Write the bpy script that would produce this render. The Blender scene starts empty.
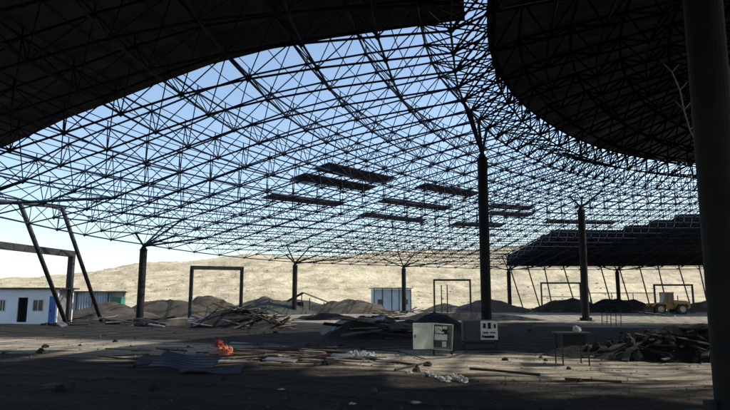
import bpy, math, random
from mathutils import Vector, Matrix, noise
random.seed(7)
R = math.radians
# ------------------------------------------------------------------ camera, sky, sun, exposure
EYE = 1.9
FPX = 600.0
PITCH = math.atan(95 / FPX)
cam_d = bpy.data.cameras.new('camera')
cam = bpy.data.objects.new('camera', cam_d)
bpy.context.scene.collection.objects.link(cam)
cam_d.sensor_width = 36
cam_d.lens = FPX / 730 * 36
cam_d.clip_end = 6000
cam.location = (0, 0, EYE)
cam.rotation_euler = (R(90) + PITCH, 0, 0)
bpy.context.scene.camera = cam
SUN = Vector((1.1, 0.12, 1.0)).normalized()
elev = math.asin(SUN.z)
w = bpy.data.worlds.new('World'); bpy.context.scene.world = w; w.use_nodes = True
nt = w.node_tree; bg = nt.nodes['Background']
sk = nt.nodes.new('ShaderNodeTexSky'); sk.sky_type = 'NISHITA'; sk.sun_disc = False
sk.sun_elevation = elev; sk.sun_rotation = math.atan2(SUN.x, SUN.y)
sk.air_density = 0.95; sk.dust_density = 0.8; sk.ozone_density = 0.6
tint = nt.nodes.new('ShaderNodeMix'); tint.data_type = 'RGBA'; tint.blend_type = 'MULTIPLY'; tint.inputs['Factor'].default_value = 1
tint.inputs['B'].default_value = (.99, 1.0, .97, 1)
nt.links.new(sk.outputs[0], tint.inputs['A']); nt.links.new(tint.outputs['Result'], bg.inputs[0]); bg.inputs[1].default_value = 0.14
sd = bpy.data.lights.new('sun', 'SUN'); sd.energy = 3.6; sd.angle = R(0.9); sd.color = (1, 0.94, 0.85)
so = bpy.data.objects.new('sun', sd); bpy.context.scene.collection.objects.link(so)
so.rotation_euler = SUN.to_track_quat('Z', 'Y').to_euler()
vs = bpy.context.scene.view_settings
vs.view_transform = 'Standard'; vs.look = 'None'; vs.gamma = 1; vs.use_curve_mapping = False
vs.exposure = 0.72
COL = bpy.context.scene.collection

# ------------------------------------------------------------------ helpers
def ray(px, py):
    v = 205 - py
    c, s = math.cos(PITCH), math.sin(PITCH)
    return Vector((px - 365, FPX * c - v * s, FPX * s + v * c))
def at_y(px, py, Y):
    d = ray(px, py); return Vector((0, 0, EYE)) + d * (Y / d.y)
def at_z(px, py, z=0.0):
    d = ray(px, py); return Vector((0, 0, EYE)) + d * ((z - EYE) / d.z)
def nz(x, y, s, seed=0):
    return noise.noise(Vector((x * s + seed * 13.7, y * s - seed * 7.1, seed * 3.3)))
def gh(x, y):
    """ground height"""
    a = 0.10 * nz(x, y, .12, 1) + 0.05 * nz(x, y, .5, 2)
    return a * min(1, max(0, (math.hypot(x, y) - 4) / 8))

def mat(name, color, rough=.8, metal=0, var=.25, scale=3.0, bump=0.0, bscale=20, color2=None, spec=.3):
    m = bpy.data.materials.new(name); m.use_nodes = True
    n, l = m.node_tree.nodes, m.node_tree.links
    b = n['Principled BSDF']; b.inputs['Roughness'].default_value = rough; b.inputs['Metallic'].default_value = metal
    b.inputs['Specular IOR Level'].default_value = spec
    tc = n.new('ShaderNodeTexCoord'); no = n.new('ShaderNodeTexNoise')
    no.inputs['Scale'].default_value = scale; no.inputs['Detail'].default_value = 6; no.inputs['Roughness'].default_value = .65
    l.new(tc.outputs['Object'], no.inputs['Vector'])
    cr = n.new('ShaderNodeValToRGB')
    c2 = color2 if color2 else tuple(c * (1 + var) for c in color)
    c1 = tuple(c * (1 - var) for c in color) if not color2 else color
    cr.color_ramp.elements[0].position = .35; cr.color_ramp.elements[1].position = .68
    cr.color_ramp.elements[0].color = (*c1, 1); cr.color_ramp.elements[1].color = (*c2, 1)
    l.new(no.outputs['Fac'], cr.inputs[0]); l.new(cr.outputs[0], b.inputs['Base Color'])
    if bump:
        n2 = n.new('ShaderNodeTexNoise'); n2.inputs['Scale'].default_value = bscale; n2.inputs['Detail'].default_value = 5
        l.new(tc.outputs['Object'], n2.inputs['Vector'])
        bp = n.new('ShaderNodeBump'); bp.inputs['Strength'].default_value = bump; bp.inputs['Distance'].default_value = .05
        l.new(n2.outputs['Fac'], bp.inputs['Height']); l.new(bp.outputs[0], b.inputs['Normal'])
    return m
M = {
 'steel': mat('painted_steel', (.012, .021, .042), .7, 0, .35, 1.5, spec=.12),
 'steel2': mat('primer_steel', (.03, .03, .034), .6, 0, .4, 1.0),
 'column': mat('column_paint', (.011, .011, .012), .7, 0, .3, 1.2, .15, 30, color2=(.026, .023, .021), spec=.15),
 'dome': mat('dome_steel', (.007, .007, .008), .9, 0, .35, 1.5, spec=.03),
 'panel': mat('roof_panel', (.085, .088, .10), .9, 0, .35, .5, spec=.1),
 'white': mat('cabin_white', (.66, .70, .74), .6, 0, .08, .9, color2=(.76, .80, .86)),
 'paleblue': mat('pale_blue_panel', (.38, .48, .60), .6, 0, .12, 1.2),
 'blue': mat('blue_door', (.05, .13, .38), .5, 0, .2, 2),
 'darkroof': mat('dark_roof_sheet', (.06, .06, .075), .7, 0, .3, 1),
 'glass': mat('window_glass', (.02, .025, .03), .15, 0, .2, 1, spec=.6),
 'black': mat('dark_interior', (.012, .012, .014), .8, 0, .2, 2),
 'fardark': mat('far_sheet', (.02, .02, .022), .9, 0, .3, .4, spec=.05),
 'tarp': mat('pale_tarp', (.55, .60, .66), .7, 0, .25, 1.5),
 'green': mat('green_plastic', (.04, .2, .12), .6, 0, .25, 2),
 'olive': mat('olive_canvas', (.07, .085, .05), .9, 0, .3, 1),
 'mound': mat('grey_soil', (.070, .058, .043), .95, 0, .35, .7, .8, 6),
 'mound2': mat('olive_soil', (.045, .048, .037), .95, 0, .35, .7, .8, 6),
 'rubble': mat('dark_rubble', (.022, .021, .021), .95, 0, .5, 1.5, 1, 9),
 'wood': mat('old_timber', (.14, .11, .085), .85, 0, .4, 3),
 'wood2': mat('pale_timber', (.27, .235, .18), .85, 0, .3, 3),
 'woodd': mat('dark_timber', (.05, .045, .042), .85, 0, .4, 3),
 'rust': mat('rusty_steel', (.07, .045, .035), .8, 0, .4, 4),
 'sheet': mat('coated_sheet', (.035, .037, .065), .45, 0, .3, 1.5, spec=.5),
 'sheet2': mat('grey_sheet', (.2, .19, .2), .5, 0, .3, 2),
 'bluesheet': mat('blue_sheet', (.08, .11, .22), .6, 0, .3, 2),
 'orange': mat('orange_plastic', (.42, .14, .08), .9, 0, .15, 4),
 'red': mat('red_plastic', (.28, .05, .045), .9, 0, .15, 4),
 'paper': mat('dusty_paper', (.26, .24, .22), .85, 0, .2, 9, color2=(.62, .58, .54)),
 'bag': mat('grey_sack', (.30, .32, .33), .8, 0, .35, 5),
 'cream': mat('cream_enamel', (.44, .45, .38), .5, 0, .08, 2.2, color2=(.64, .67, .59)),
 'grey_enamel': mat('grey_enamel', (.055, .058, .058), .5, 0, .12, 3),
 'comp': mat('white_switchgear', (.68, .68, .66), .5, 0, .2, 14),
 'yellow': mat('machine_yellow', (.46, .23, .06), .75, 0, .3, 1.2, .3, 8, color2=(.30, .21, .11)),
 'tyre': mat('tyre_rubber', (.04, .038, .036), .9, 0, .3, 5),
 'rim': mat('dusty_rim', (.42, .36, .26), .7, 0, .2, 5),
 'cable': mat('black_cable', (.02, .02, .02), .6, 0, .2, 5),
 'weed': mat('dry_weed', (.10, .095, .05), .9, 0, .4, 5),
}

def vary(m, lo, hi):
    n, l = m.node_tree.nodes, m.node_tree.links; b = n['Principled BSDF']
    oi = n.new('ShaderNodeObjectInfo'); mr = n.new('ShaderNodeMapRange'); mr.inputs['To Min'].default_value = lo; mr.inputs['To Max'].default_value = hi
    l.new(oi.outputs['Random'], mr.inputs['Value']); mx = n.new('ShaderNodeMix'); mx.data_type = 'RGBA'; mx.blend_type = 'MULTIPLY'; mx.inputs['Factor'].default_value = 1
    l.new(b.inputs['Base Color'].links[0].from_socket, mx.inputs['A']); l.new(mr.outputs[0], mx.inputs['B']); l.new(mx.outputs['Result'], b.inputs['Base Color'])
vary(M['panel'], .65, 1.4)
for k_ in ('wood', 'wood2', 'woodd', 'sheet2', 'rust', 'steel', 'rubble', 'mound'): vary(M[k_], .55, 1.25)

class MB:
    def __init__(s): s.v = []; s.f = []
    def add(s, vs, fs):
        o = len(s.v); s.v += [Vector(p) for p in vs]; s.f += [tuple(i + o for i in f) for f in fs]; return s
    def box(s, c, d, rot=None):
        x, y, z = d[0] / 2, d[1] / 2, d[2] / 2
        P = [Vector(p) for p in ((-x,-y,-z),(x,-y,-z),(x,y,-z),(-x,y,-z),(-x,-y,z),(x,-y,z),(x,y,z),(-x,y,z))]
        if rot is not None: P = [rot @ p for p in P]
        c = Vector(c)
        return s.add([p + c for p in P], [(0,3,2,1),(4,5,6,7),(0,1,5,4),(1,2,6,5),(2,3,7,6),(3,0,4,7)])
    def tube(s, p, q, r, n=5, r2=None, caps=True):
        p, q = Vector(p), Vector(q); d = q - p
        if d.length < 1e-6: return s
        r2 = r if r2 is None else r2
        a = d.cross(Vector((0, 0, 1)))
        if a.length < 1e-4: a = Vector((1, 0, 0))
        a.normalize(); b = d.cross(a).normalized()
        vs = []
        for c, rr in ((p, r), (q, r2)):
            for i in range(n):
                t = 2 * math.pi * i / n
                vs.append(c + a * math.cos(t) * rr + b * math.sin(t) * rr)
        fs = [(i, (i + 1) % n, n + (i + 1) % n, n + i) for i in range(n)]
        if caps: fs += [tuple(range(n))[::-1], tuple(range(n, 2 * n))]
        return s.add(vs, fs)
    def beam(s, p, q, wd, h):
        p, q = Vector(p), Vector(q); d = (q - p); L = d.length; x = d.normalized()
        up = Vector((0, 0, 1)) if abs(x.z) < .9 else Vector((0, 1, 0))
        y = up.cross(x).normalized(); z = x.cross(y)
        m = Matrix((x, y, z)).transposed()
        return s.box((p + q) / 2, (L, wd, h), m)
    def ball(s, c, r):
        c = Vector(c)
        vs = [c + Vector(p) * r for p in ((1,0,0),(-1,0,0),(0,1,0),(0,-1,0),(0,0,1),(0,0,-1))]
        return s.add(vs, [(0,2,4),(2,1,4),(1,3,4),(3,0,4),(2,0,5),(1,2,5),(3,1,5),(0,3,5)])
    def build(s, name, m, parent=None, smooth=False):
        off = parent_loc(parent) if parent is not None else Vector((0, 0, 0))
        me = bpy.data.meshes.new(name)
        me.from_pydata([tuple(p - off) for p in s.v], [], s.f); me.update()
        if smooth:
            for p in me.polygons: p.use_smooth = True
        o = bpy.data.objects.new(name, me); COL.objects.link(o)
        me.materials.append(M[m] if isinstance(m, str) else m)
        if parent is not None: o.parent = parent
        return o
def parent_loc(o):
    v = Vector((0, 0, 0))
    while o is not None: v += o.location; o = o.parent
    return v
def tag(o, label=None, cat=None, group=None, kind=None):
    if label: o['label'] = label
    if cat: o['category'] = cat
    if group: o['group'] = group
    if kind: o['kind'] = kind
    return o
def thing(name, loc, label, cat, group=None):
    o = bpy.data.objects.new(name, None); COL.objects.link(o); o.location = loc; o.empty_display_size = .3
    return tag(o, label, cat, group)
def recentre(o):
    """move a lone mesh's origin to its base so that it has a real place"""
    vs = [v.co.copy() for v in o.data.vertices]
    c = sum(vs, Vector()) / len(vs); c.z = min(v.z for v in vs)
    o.data.transform(Matrix.Translation(-c)); o.location = o.location + c
    return o

# ------------------------------------------------------------------ ground and hillside
def lin(a, b, n): return [a + (b - a) * i / n for i in range(n + 1)]
xs = [-1800, -1200, -800, -500, -330, -220, -150, -110, -85, -70, -60, -52] + lin(-46, 46, 184) + [52, 60, 70, 85, 110, 150, 220, 330, 500, 800, 1200, 1800]
ys = [-600, -300, -160, -90, -60, -40, -25, -15, -8, -3] + lin(0, 46, 130) + lin(46.6, 120, 90) + [130, 150, 190, 260, 400, 700, 1200, 2000, 3500]
g = MB()
g.v = [Vector((x, y, gh(x, y) if abs(x) < 60 and -3 < y < 125 else 0)) for y in ys for x in xs]
nx = len(xs)
g.f = [(j * nx + i, j * nx + i + 1, (j + 1) * nx + i + 1, (j + 1) * nx + i) for j in range(len(ys) - 1) for i in range(nx - 1)]
def ground_mat():
    m = bpy.data.materials.new('site_ground'); m.use_nodes = True
    n, l = m.node_tree.nodes, m.node_tree.links
    b = n['Principled BSDF']; b.inputs['Roughness'].default_value = .95; b.inputs['Specular IOR Level'].default_value = .1
    tc = n.new('ShaderNodeTexCoord'); sep = n.new('ShaderNodeSeparateXYZ'); l.new(tc.outputs['Object'], sep.inputs[0])
    def noi(sc, det=6, sx=1, sy=1):
        mp = n.new('ShaderNodeMapping'); mp.inputs['Scale'].default_value = (sx, sy, 1); l.new(tc.outputs['Object'], mp.inputs[0])
        k = n.new('ShaderNodeTexNoise'); k.inputs['Scale'].default_value = sc; k.inputs['Detail'].default_value = det
        k.inputs['Roughness'].default_value = .62; l.new(mp.outputs[0], k.inputs['Vector']); return k.outputs['Fac']
    def mth(op, a, b_=None, c=None, clamp=False):
        k = n.new('ShaderNodeMath'); k.operation = op; k.use_clamp = clamp
        for i, x in enumerate((a, b_, c)):
            if x is None: continue
            if isinstance(x, (int, float)): k.inputs[i].default_value = x
            else: l.new(x, k.inputs[i])
        return k.outputs[0]
    X, Y = sep.outputs[0], sep.outputs[1]
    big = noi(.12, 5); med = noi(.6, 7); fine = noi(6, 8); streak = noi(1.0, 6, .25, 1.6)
    # sunlit strip painted pale against darker shaded soil: distance from its centre line
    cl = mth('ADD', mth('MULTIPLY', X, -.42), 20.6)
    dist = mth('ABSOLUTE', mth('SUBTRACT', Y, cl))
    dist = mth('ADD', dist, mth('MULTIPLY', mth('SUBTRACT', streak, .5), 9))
    sun_strip = mth('SUBTRACT', 1.0, mth('DIVIDE', mth('SUBTRACT', dist, 2.2), 2.0), clamp=True)
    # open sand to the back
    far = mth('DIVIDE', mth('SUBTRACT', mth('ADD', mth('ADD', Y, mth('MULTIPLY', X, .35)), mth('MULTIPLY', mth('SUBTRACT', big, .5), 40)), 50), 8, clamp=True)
    s = mth('MAXIMUM', mth('MAXIMUM', sun_strip, far), mth('MULTIPLY', mth('SUBTRACT', med, .62), 2.2, clamp=True))
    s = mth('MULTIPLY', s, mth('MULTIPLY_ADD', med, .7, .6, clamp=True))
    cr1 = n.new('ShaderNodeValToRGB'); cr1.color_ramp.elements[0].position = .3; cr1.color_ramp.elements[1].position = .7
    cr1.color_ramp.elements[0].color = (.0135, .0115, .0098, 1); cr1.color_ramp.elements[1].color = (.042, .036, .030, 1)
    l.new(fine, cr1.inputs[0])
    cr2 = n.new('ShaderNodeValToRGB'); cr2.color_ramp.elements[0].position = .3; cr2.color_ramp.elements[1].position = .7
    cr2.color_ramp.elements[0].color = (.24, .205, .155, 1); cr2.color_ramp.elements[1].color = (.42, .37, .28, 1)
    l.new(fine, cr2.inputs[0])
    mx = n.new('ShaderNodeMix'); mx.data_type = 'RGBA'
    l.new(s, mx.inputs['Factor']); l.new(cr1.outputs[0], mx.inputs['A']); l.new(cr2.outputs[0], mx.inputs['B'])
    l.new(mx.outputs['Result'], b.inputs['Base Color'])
    bp = n.new('ShaderNodeBump'); bp.inputs['Strength'].default_value = .9; bp.inputs['Distance'].default_value = .12
    wob = mth('ADD', mth('SUBTRACT', Y, cl), mth('MULTIPLY', mth('SUBTRACT', big, .5), 3))
    rut = mth('POWER', mth('ABSOLUTE', mth('SINE', mth('MULTIPLY', wob, 1.75))), 6)
    l.new(mth('ADD', mth('ADD', mth('MULTIPLY', med, 1.5), mth('MULTIPLY', rut, .9)), mth('ADD', mth('MULTIPLY', fine, .6), streak)), bp.inputs['Height']); l.new(bp.outputs[0], b.inputs['Normal'])
    return m
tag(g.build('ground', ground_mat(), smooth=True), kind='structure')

def interp(tab, x):
    if x <= tab[0][0]: return tab[0][1]
    for (a, b), (c, d) in zip(tab, tab[1:]):
        if x <= c:
            t = (x - a) / (c - a); return b + (d - b) * t
    return tab[-1][1]
RIDGE = [(-2.0, .0), (-1.0, .012), (-.61, .032), (-.37, .054), (-.2, .070), (0, .074), (.11, .079), (.22, .086), (.39, .098), (.61, .105), (1.2, .10), (2.5, .06)]
hm = MB(); na = 420
ds = [118 + i * 1.9 for i in range(125)] + [370, 400, 450, 520]
azs = [R(-62) + R(124) * i / na for i in range(na + 1)]
for d in ds:
    for a in azs:
        x, y = d * math.sin(a), d * math.cos(a)
        t = min(1, max(0, (y - 118) / 215.0)); t = t * t * (3 - 2 * t) * .35 + t * .65
        z = interp(RIDGE, math.tan(a)) * 340 * t
        k = min(1, max(0, (y - 122) / 40))
        z += k * (2.6 * nz(x * .5, y, .045, 5) + 1.5 * abs(nz(x * .6, y, .11, 6)) + .8 * nz(x, y, .3, 7)) - .4
        z += EYE * t
        if y > 345: z -= (y - 345) * .25
        hm.v.append(Vector((x, y, z)))
for j in range(len(ds) - 1):
    for i in range(na):
        q = j * (na + 1) + i; hm.f.append((q, q + 1, q + na + 2, q + na + 1))
def hill_mat():
    m = mat('desert_slope', (.44, .375, .255), .95, 0, .2, .05, .6, .9, color2=(.57, .50, .345), spec=.1)
    n, l = m.node_tree.nodes, m.node_tree.links
    b = n['Principled BSDF']; tc = n['Texture Coordinate']
    mp = n.new('ShaderNodeMapping'); mp.inputs['Scale'].default_value = (.5, 1, 1); l.new(tc.outputs['Object'], mp.inputs[0])
    k = n.new('ShaderNodeTexNoise'); k.inputs['Scale'].default_value = .16; k.inputs['Detail'].default_value = 7; k.inputs['Roughness'].default_value = .7
    l.new(mp.outputs[0], k.inputs['Vector'])
    cr = n.new('ShaderNodeValToRGB'); cr.color_ramp.elements[0].position = .40; cr.color_ramp.elements[1].position = .56
    cr.color_ramp.elements[0].color = (.70, .68, .62, 1); cr.color_ramp.elements[1].color = (1, 1, 1, 1)
    l.new(k.outputs['Fac'], cr.inputs[0])
    mx = n.new('ShaderNodeMix'); mx.data_type = 'RGBA'; mx.blend_type = 'MULTIPLY'; mx.inputs['Factor'].default_value = 1
    src = b.inputs['Base Color'].links[0].from_socket
    l.new(src, mx.inputs['A']); l.new(cr.outputs[0], mx.inputs['B']); l.new(mx.outputs['Result'], b.inputs['Base Color'])
    for nd in n:
        if nd.type == 'BUMP': nd.inputs['Distance'].default_value = .8
    return m
tag(hm.build('hillside', hill_mat(), smooth=True), kind='structure')

sc_ = MB(); rnd = random.Random(4)
for i in range(1500):
    j = rnd.randrange(4, 118); k = rnd.randrange(40, na - 40); p = hm.v[j * (na + 1) + k]; s_ = rnd.uniform(.15, .5)
    if nz(p.x, p.y, .03, 9) < -.1: continue
    for a_ in range(3):
        sc_.ball(p + Vector((rnd.uniform(-1, 1) * s_, rnd.uniform(-1, 1) * s_, s_ * .1)), s_ * rnd.uniform(.3, .7))
tag(sc_.build('desert_scrub', mat('scrub', (.20, .17, .115), .95, 0, .3, 1)), 'scattered low desert scrub and rocks on the pale slope', 'scrub', kind='stuff')

# ------------------------------------------------------------------ roof geometry (polar about the dome's centre)
C = Vector((33, 20, 0))
DOME_R = [(-121, 28), (-60, 28), (0, 30), (30, 32), (60, 34), (80, 34), (96.6, 32.9), (118.1, 30.2), (126.3, 29.3), (136.7, 28.4), (144.6, 28.1), (153.5, 27.8), (161.3, 27.8), (174.4, 27.8), (186, 28.6), (200, 29), (241, 28)]
OUT_PTS = [(-23.5, 38), (-20.6, 55), (-10.2, 81.6), (5.7, 91.0), (24, 101), (42.6, 102), (62, 98), (80, 88)]
def pol(x, y): return (math.degrees(math.atan2(y - C.y, x - C.x)), math.hypot(x - C.x, y - C.y))
OUT_R = sorted([((t + 360) % 360 if t < -20 else t, r) for t, r in (pol(*p) for p in OUT_PTS)] + [(171, 57), (182, 56), (192, 56), (205, 55), (225, 60), (245, 62), (40, 76)])
def smooth_interp(tab, x):
    return (interp(tab, x - 3) + interp(tab, x) * 2 + interp(tab, x + 3)) / 4
def rd(th): return smooth_interp(DOME_R, th if th <= 241 else th - 360)
def rin(th): return rd(th) + 1.7
def rout(th): return interp(OUT_R, th)
OFF = [(0, 0)]
def P(th, r, z):
    w_ = min(1, max(0, (th - 150) / 15)); th = th + w_ * interp(OFF, r)
    return Vector((C.x + r * math.cos(R(th)), C.y + r * math.sin(R(th)), z))
ZIN, ZOUT, DEP = 11.9, 7.0, 1.9
def zb(th, r):
    a, b = rin(th), rout(th)
    f = min(1, max(0, (b - r) / (b - a)))
    return ZOUT + (ZIN - ZOUT) * (.55 * f + .45 * f * f * (3 - 2 * f)) ** .92
UT = [(-24, 240), (-18, 217), (-12, 194.5), (-6, 171.0), (0, 146.4), (6, 124.4), (12, 110.9), (18, 96.3), (24, 83.3), (30, 70), (36, 57)]
def theta(u): return interp(UT, u)
SP = 2.75
U0, U1 = -24, 34
radii = {}
for u in range(U0, U1 + 1):
    th = theta(u); a, b = rin(th), rout(th)
    n = max(2, round((b - a) / SP)); radii[u] = [a + SP * k for k in range(n)] + [b]
PUP = DEP + .44
# the near cover's edge is not quite radial: how far its curve departs from a straight spoke, by radius
_tab = []
for _x, _y in ((0, 150), (60, 121), (130, 95), (185, 73), (240, 55), (332, 38), (397, 29), (465, 21)):
    _d = ray(_x, _y); _Y = 12.0
    while _Y < 60:
        _p = Vector((0, 0, EYE)) + _d * (_Y / _d.y); _r = math.hypot(_p.x - C.x, _p.y - C.y)
        if _p.z > zb(171, min(_r, rout(171))) + PUP: break
        _Y += .05
    _tab.append((_r, math.degrees(math.atan2(_p.y - C.y, _p.x - C.x)) - 171))
OFF = sorted(_tab)
def BN(u, k):
    th = theta(u); r = radii[u][k]; return P(th, r, zb(th, r))
def TN(u, k):      # top node in the cell u..u+1, k..k+1
    th = theta(u + .5); ra = (radii[u][k] + radii[u + 1][k]) / 2; rb = (radii[u][k + 1] + radii[u + 1][k + 1]) / 2
    r = (ra + rb) / 2; return P(th, r, zb(th, r) + DEP)
def kn(u): return len(radii[u]) - 1
roof = thing('space_frame_roof', (C.x, C.y, 0), 'huge dark steel lattice roof curving round the site, open to the sky except for panels', 'roof')
RC, RD_, RP = .050, .027, .025
# ring chords: one part for each ring of each layer
maxk = max(kn(u) for u in radii)
ringB = [MB() for _ in range(maxk + 1)]; ringT = [MB() for _ in range(maxk + 1)]; purl = [MB() for _ in range(maxk + 1)]
edge = MB()
def TE(u):
    th = theta(u + .5); r = (rout(theta(u)) + rout(theta(u + 1))) / 2 + 1.3; return P(th, r, ZOUT + DEP - .1)
for u in range(U0, U1 + 1):
    rb = MB(); rt = MB(); br = MB()
    for k in range(kn(u)):
        rb.tube(BN(u, k), BN(u, k + 1), RC, 5, caps=False)
    for k in range(kn(u) + 1): rb.ball(BN(u, k), .16)
    rb.build('bottom_chord', 'steel', roof)
    if u == U1: break
    m = min(kn(u), kn(u + 1))
    for k in range(m):
        ringB[k].tube(BN(u, k), BN(u + 1, k), RC, 5, caps=False)
    edge.tube(BN(u, kn(u)), BN(u + 1, kn(u + 1)), RC * 1.15, 5)
    for k in range(m):
        t = TN(u, k)
        for q in (BN(u, k), BN(u + 1, k), BN(u, k + 1), BN(u + 1, k + 1)): br.tube(t, q, RD_, 4, caps=False)
        rt.ball(t, .15)
        up = Vector((0, 0, .38))
        rt.tube(t, t + up, .035, 4, caps=False)
        if k < m - 1: rt.tube(t, TN(u, k + 1), RC, 5, caps=False)
        if u < U1 - 1 and k < min(kn(u + 1), kn(u + 2)):
            ringT[k].tube(t, TN(u + 1, k), RC, 5, caps=False)
            purl[k].tube(t + up, TN(u + 1, k) + up, RP, 4, caps=False)
            if u < 1 and k < m - 1 and k + 1 < min(kn(u + 1), kn(u + 2)):
                a, b = (t + TN(u, k + 1)) / 2 + up, (TN(u + 1, k) + TN(u + 1, k + 1)) / 2 + up
                purl[k].tube(a, b, RP, 4, caps=False)
    e0, e1, te = BN(u, kn(u)), BN(u + 1, kn(u + 1)), TE(u)
    for q in (e0, e1, TN(u, m - 1)): br.tube(te, q, RD_, 4, caps=False)
    rt.ball(te, .13)
    rt.build('top_chord', 'steel', roof)
    br.build('web_bracing', 'steel', roof)
for k in range(maxk + 1):
    if ringB[k].v: ringB[k].build('bottom_ring', 'steel', roof)
    if ringT[k].v: ringT[k].build('top_ring', 'steel', roof)
    if purl[k].v: purl[k].build('purlin', 'steel', roof)
edge.build('edge_chord', 'steel', roof)
e2 = MB()
for u in range(U0, U1 - 1): e2.tube(TE(u), TE(u + 1), RC, 5, caps=False)
e2.build('edge_chord', 'steel', roof)

def pan(b, tha, thb, ra, rb, zf, th_=.07):
    """a sheet cell between two angles and two radius functions, with thickness"""
    c = [(tha, ra(tha)), (thb, ra(thb)), (thb, rb(thb)), (tha, rb(tha))]
    lo = [P(t, r, zf(t, r)) for t, r in c]; hi = [p + Vector((0, 0, th_)) for p in lo]
    b.add(lo + hi, [(0,1,2,3),(7,6,5,4),(0,4,5,1),(1,5,6,2),(2,6,7,3),(3,7,4,0)])
def zpan(t, r): return zb(t, r) + PUP
def rk(k):
    return lambda th: min(rin(th) + SP * k, rout(th) + .3)
# near cover, one part for each bay of the cover
for u in range(U0, -6):
    b = MB()
    for k in range(-1, maxk + 1):
        if rin(theta(u)) + SP * k > rout(theta(u)): break
        lo = rk(k) if k >= 0 else (lambda th: rin(th) - (.5 if u > -9 else 1.75))  # unseen bays reach further inward, added to shade the foreground
        pan(b, theta(u), theta(u + 1), lo, rk(k + 1) if k >= 0 else rk(0), zpan)
    b.build('roof_panel', 'panel', roof)
# far cover on the right
for u in range(18, U1):
    k0 = 10 if u < 22 else {22: 9, 23: 8}.get(u, 7)
    b = MB()
    for k in range(k0, maxk + 1):
        if rin(theta(u)) + SP * k > rout(theta(u)): break
        pan(b, theta(u), theta(u + 1), rk(k), rk(k + 1), zpan)
    # the sheeting wraps down over the eave
    ta, tb = theta(u), theta(u + 1); q = []
    for t, zz, dr_ in ((ta, 0, .3), (tb, 0, .3), (tb, -1.75, .9), (ta, -1.75, .9)):
        q.append(P(t, rout(t) + dr_, zpan(t, rout(t)) + zz))
    n_ = Vector((math.cos(R(ta)), math.sin(R(ta)), 0)) * .06
    b.add(q + [p + n_ for p in q], [(0, 1, 2, 3), (7, 6, 5, 4), (0, 4, 5, 1), (1, 5, 6, 2), (2, 6, 7, 3), (3, 7, 4, 0)])
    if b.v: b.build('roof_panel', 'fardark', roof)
# loose strips of sheeting lying on the open frame
def hit(px, py):
    d = ray(px, py); o = Vector((0, 0, EYE)); Y = 20.0
    for i in range(900):
        p = o + d * (Y / d.y); t, r = pol(p.x, p.y); t = t if t > -30 else t + 360
        if rin(t) < r < rout(t) and p.z >= zpan(t, r) - .03 and i > 2:
            pass
        if rin(t) < r < rout(t) and p.z > zpan(t, r): return t, r
        Y += .1
    return None
for (x0, y0, x1, y1) in [(320, 166, 378, 185), (308, 172, 366, 190), (282, 190, 342, 204), (416, 187, 466, 199), (390, 197, 448, 209),
                         (371, 210, 426, 220), (456, 222, 498, 228), (492, 204, 527, 211), (487, 213, 524, 219), (550, 219, 613, 224)]:
    A, B = hit(x0, y0), hit(x1, y1)
    if not A or not B: continue
    rr = (A[1] - rin(A[0]) + B[1] - rin(B[0])) / 2; k = round(rr / SP - .5)
    b = MB(); n = 6
    for i in range(n):
        ta, tb = A[0] + (B[0] - A[0]) * i / n, A[0] + (B[0] - A[0]) * (i + 1) / n
        pan(b, ta, tb, rk(k + .18), rk(k + .82), lambda t, r: zpan(t, r) - .02)
    tag(b.build('roof_sheet', 'panel', roof), 'loose strip of dark sheeting on the open frame')

# ------------------------------------------------------------------ raised dome roof
dome = thing('dome_roof', (C.x, C.y, 0), 'raised round dark roof with a curved rim at the upper right, behind the big column', 'roof')
ZD, DD = 12.7, 1.1
ths = [theta(u) for u in range(U0, 37)]
nrest = 40
ths += [57 - (57 + 120) * i / nrest for i in range(1, nrest + 1)]
def zd(th, r, R0): return ZD + 2.6 * (1 - (min(1, r / R0)) ** 2)
NK = 10
def DB(j, k, frac=0.0):
    th = ths[j % len(ths)] if frac == 0 else (ths[j] + ths[min(j + 2, len(ths) - 1)]) / 2
    R0 = rd(th); r = R0 - (k + (.5 if frac else 0)) * 2.35
    return P(th, r, zd(th, r, R0) + (DD if frac else 0))
dr = [MB() for _ in range(NK + 1)]; dtp = [MB() for _ in range(NK + 1)]
for j in range(0, len(ths) - 1, 2):
    rb, rt, br = MB(), MB(), MB()
    if j + 2 >= len(ths): break
    for k in range(NK): (rb.tube(DB(j, k), DB(j, k + 1), .055, 5, caps=False), rb.tube(DB(j, k) + Vector((.1, .28, .1)), DB(j, k + 1) + Vector((.1, .28, .1)), .04, 4, caps=False))
    for k in range(NK + 1): dr[k].tube(DB(j, k), DB(j + 2, k), .052, 5, caps=False)
    for k in range(NK):
        t = DB(j, k, 1)
        for q in (DB(j, k), DB(j + 2, k), DB(j, k + 1), DB(j + 2, k + 1)): br.tube(t, q, .055, 4, caps=False)
        if k < NK - 1: rt.tube(t, DB(j, k + 1, 1), .07, 5, caps=False)
        if j + 4 < len(ths): dtp[k].tube(t, DB(j + 2, k, 1), .07, 5, caps=False)
    rb.build('bottom_chord', 'dome', dome); rt.build('top_chord', 'dome', dome); br.build('web_bracing', 'dome', dome)
for k in range(NK + 1):
    dr[k].build('bottom_ring', 'dome', dome)
    if dtp[k].v: dtp[k].build('top_ring', 'dome', dome)
def dome_sun_slot(x, y):     # unseen slot added in the sheeting to let the sunlit strip through
    return x > 5 and y < 22.5 + .08 * (x - 5) and y > 22.9 - .50 * (x - 5.35) and x < 30
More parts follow.
